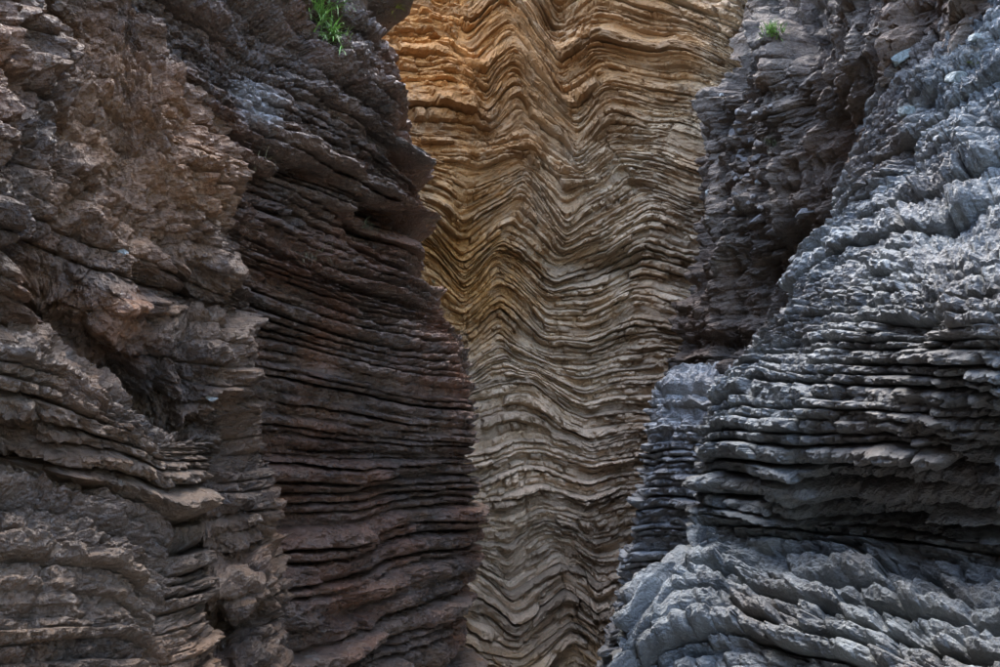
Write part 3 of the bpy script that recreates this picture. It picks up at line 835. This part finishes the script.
M_pale = plain_material('pale_stone', (0.27, 0.28, 0.26))
M_slab = plain_material('green_grey_slab', (0.17, 0.20, 0.19), 0.6)
M_knob = plain_material('grey_knob', (0.17, 0.16, 0.15))
for a in ((122, 251, 13, 15, M_pale, 'pale rounded stone lodged on the rugged buttress, left of the ochre blocks', 1, 0.7, 0.4),
          (211, 398, 14, 7, M_pale, 'small flat whitish stone on the edge where rugged buttress meets brown wall', 2, 0.8, -0.3),
          (722, 95, 6, 5, M_pale, 'tiny white pebble on the grey ledge where the lumpy cliff meets the folded cliff top', 3, 0.8, 0.0),
          (708, 193, 8, 7, M_pale, 'white pebble stuck on the edge of the lumpy cliff at mid height', 4, 0.8, 0.2),
          (957, 79, 24, 15, M_slab, 'flat green-grey slab lying tilted on the crest of the blue-grey buttress', 5, 0.8, -0.25),
          (902, 57, 30, 13, M_slab, 'long pale blue slab wedged in the cleft between lumpy cliff and blue-grey buttress', 6, 0.8, 0.6),
          (908, 112, 24, 15, M_slab, 'square blue-grey block jutting out below the long pale slab', 7, 0.9, 0.05),
          (762, 219, 22, 9, M_knob, 'rounded grey knob jutting from the dark hollow of the lumpy cliff', 8, 1.2, 0.15),
          (775, 233, 20, 7, M_knob, 'thin elongated grey stone just under the rounded knob', 9, 1.2, -0.25),
          (806, 213, 24, 9, M_knob, 'oval grey stone in the hollow beside the blue-grey crest', 10, 1.2, 0.0),
          (976, 38, 15, 10, M_slab, 'small rounded blue-grey stone above the tilted green-grey slab', 12, 0.9, 0.1)):
    stone(*a)
rr_ = np.random.RandomState(99)
for k in range(26):
    py_ = rr_.uniform(95, 215)
    px_ = np.interp(py_, [95, 130, 170, 215], [738, 732, 728, 724]) + rr_.uniform(0, 42)
    w_ = rr_.uniform(5, 11)
    stone(px_, py_, w_, w_ * rr_.uniform(0.5, 0.85), M_pale if rr_.rand() < 0.2 else M_knob, 'small angular rubble stone on the stepped grey edge of the lumpy cliff',
          200 + k, 0.9, rr_.uniform(-0.5, 0.5), 'rubble_stone', 'rubble on the edge of the lumpy cliff')


def leaf_material(name, c):
    m, N, L = nodes_of(name)
    b = N['Principled BSDF']
    g = N.new('ShaderNodeNewGeometry')
    mx = N.new('ShaderNodeMix'); mx.data_type = 'RGBA'
    mx.inputs[6].default_value = rgba([v * 0.45 for v in c]); mx.inputs[7].default_value = rgba([min(1, v * 1.6) for v in c])
    L.new(g.outputs['Random Per Island'], mx.inputs[0]); L.new(mx.outputs[2], b.inputs['Base Color'])
    b.inputs['Roughness'].default_value = 0.5
    b.inputs['Transmission Weight'].default_value = 0.0
    b.inputs['Subsurface Weight'].default_value = 0.0
    return m


def tuft(px, py, spread, n, length, mat, label, seed, droop=1.0, name='grass_tuft', width=0.004, group=None, cat='grass'):
    """blades rooted over a small patch of rock around the pixel, rising and arching over; spread in photo pixels"""
    rs = np.random.RandomState(seed)
    P0, n0 = hit(px, py)
    V, Q = [], []
    for i in range(n):
        r = rs.normal(size=2) * np.array(spread) * 0.5
        R, nn = hit(px + r[0], py + r[1])
        if (R - P0).length > 0.75 * max(spread) * (P0 - Vector(CAM)).length / F_PX:
            R, nn = P0 + Vector(rs.normal(size=3)) * 0.01, n0
        out = Vector((nn.x, nn.y, 0))
        out = out.normalized() if out.length > 1e-3 else Vector((0, -1, 0))
        d = (out * rs.uniform(0.3, 1.0) + Vector(rs.normal(size=3)) * 0.45 + Vector((0, 0, rs.uniform(0.1, 0.9)))).normalized()
        ln = length * rs.uniform(0.45, 1.15)
        w = width * rs.uniform(0.6, 1.3)
        p = R - nn * 0.015
        side = d.cross(Vector((0, 0, 1)) + Vector(rs.normal(size=3)) * 0.2).normalized()
        seg = 5
        b0 = len(V)
        for k in range(seg + 1):
            f = k / seg
            ww = w * (1 - f) ** 0.7 + 0.0003
            V += [tuple(p - side * ww), tuple(p + side * ww)]
            p = p + d * (ln / seg)
            d = (d + Vector((0, 0, -0.42 * droop * (0.4 + f)))).normalized()
        Q += [(b0 + 2 * k, b0 + 2 * k + 1, b0 + 2 * k + 3, b0 + 2 * k + 2) for k in range(seg)]
    V = np.array(V) - np.array(P0)
    o = link_mesh(name, V, np.array(Q), mat)
    o.location = P0
    return tag(o, label, cat, group)


G_bright = leaf_material('bright_grass', (0.20, 0.36, 0.085))
G_yellow = leaf_material('yellow_green_grass', (0.24, 0.28, 0.04))
G_dry = leaf_material('dry_grass', (0.20, 0.19, 0.11))
G_moss = leaf_material('grey_green_grass', (0.13, 0.17, 0.10))
tuft(322, 18, (22, 36), 230, 0.2, G_bright, 'dense bright green grass tuft hanging from the top of the brown layered cliff', 1, 1.1, width=0.0032)
tuft(333, 38, (16, 22), 110, 0.15, G_bright, 'thinner green grass tuft trailing just below the dense bright tuft', 2, 1.3)
tuft(396, 8, (10, 10), 90, 0.09, G_yellow, 'small yellow-green tuft on the corner of the brown cliff against the ochre folds', 3, 0.8)
tuft(771, 32, (14, 16), 130, 0.14, G_bright, 'green tuft in the cleft between folded cliff top and lumpy cliff', 4, 1.0)
tuft(771, 143, (16, 9), 70, 0.09, G_moss, 'small dull green tuft on a ledge of the lumpy cliff', 5, 0.9)
tuft(255, 168, (30, 8), 90, 0.11, G_dry, 'sparse dry grass along the sloping ledge of the brown cliff', 6, 0.7, width=0.0016)
tuft(365, 228, (24, 8), 70, 0.08, G_moss, 'grey-green wisps on the ledge end beneath the brown overhang', 7, 1.0, width=0.002)
tuft(434, 282, (8, 26), 60, 0.08, G_moss, 'grey-green fringe on the outer corner of the brown layered cliff', 8, 1.0, width=0.002)
tuft(305, 262, (40, 20), 26, 0.16, G_dry, 'few long dry stems drooping over the brown layers', 9, 1.6, width=0.0014)
tuft(973, 63, (12, 6), 26, 0.035, G_yellow, 'tiny yellow leaves beside the tilted green-grey slab', 10, 0.5, name='leafy_sprig', width=0.006, cat='plant')
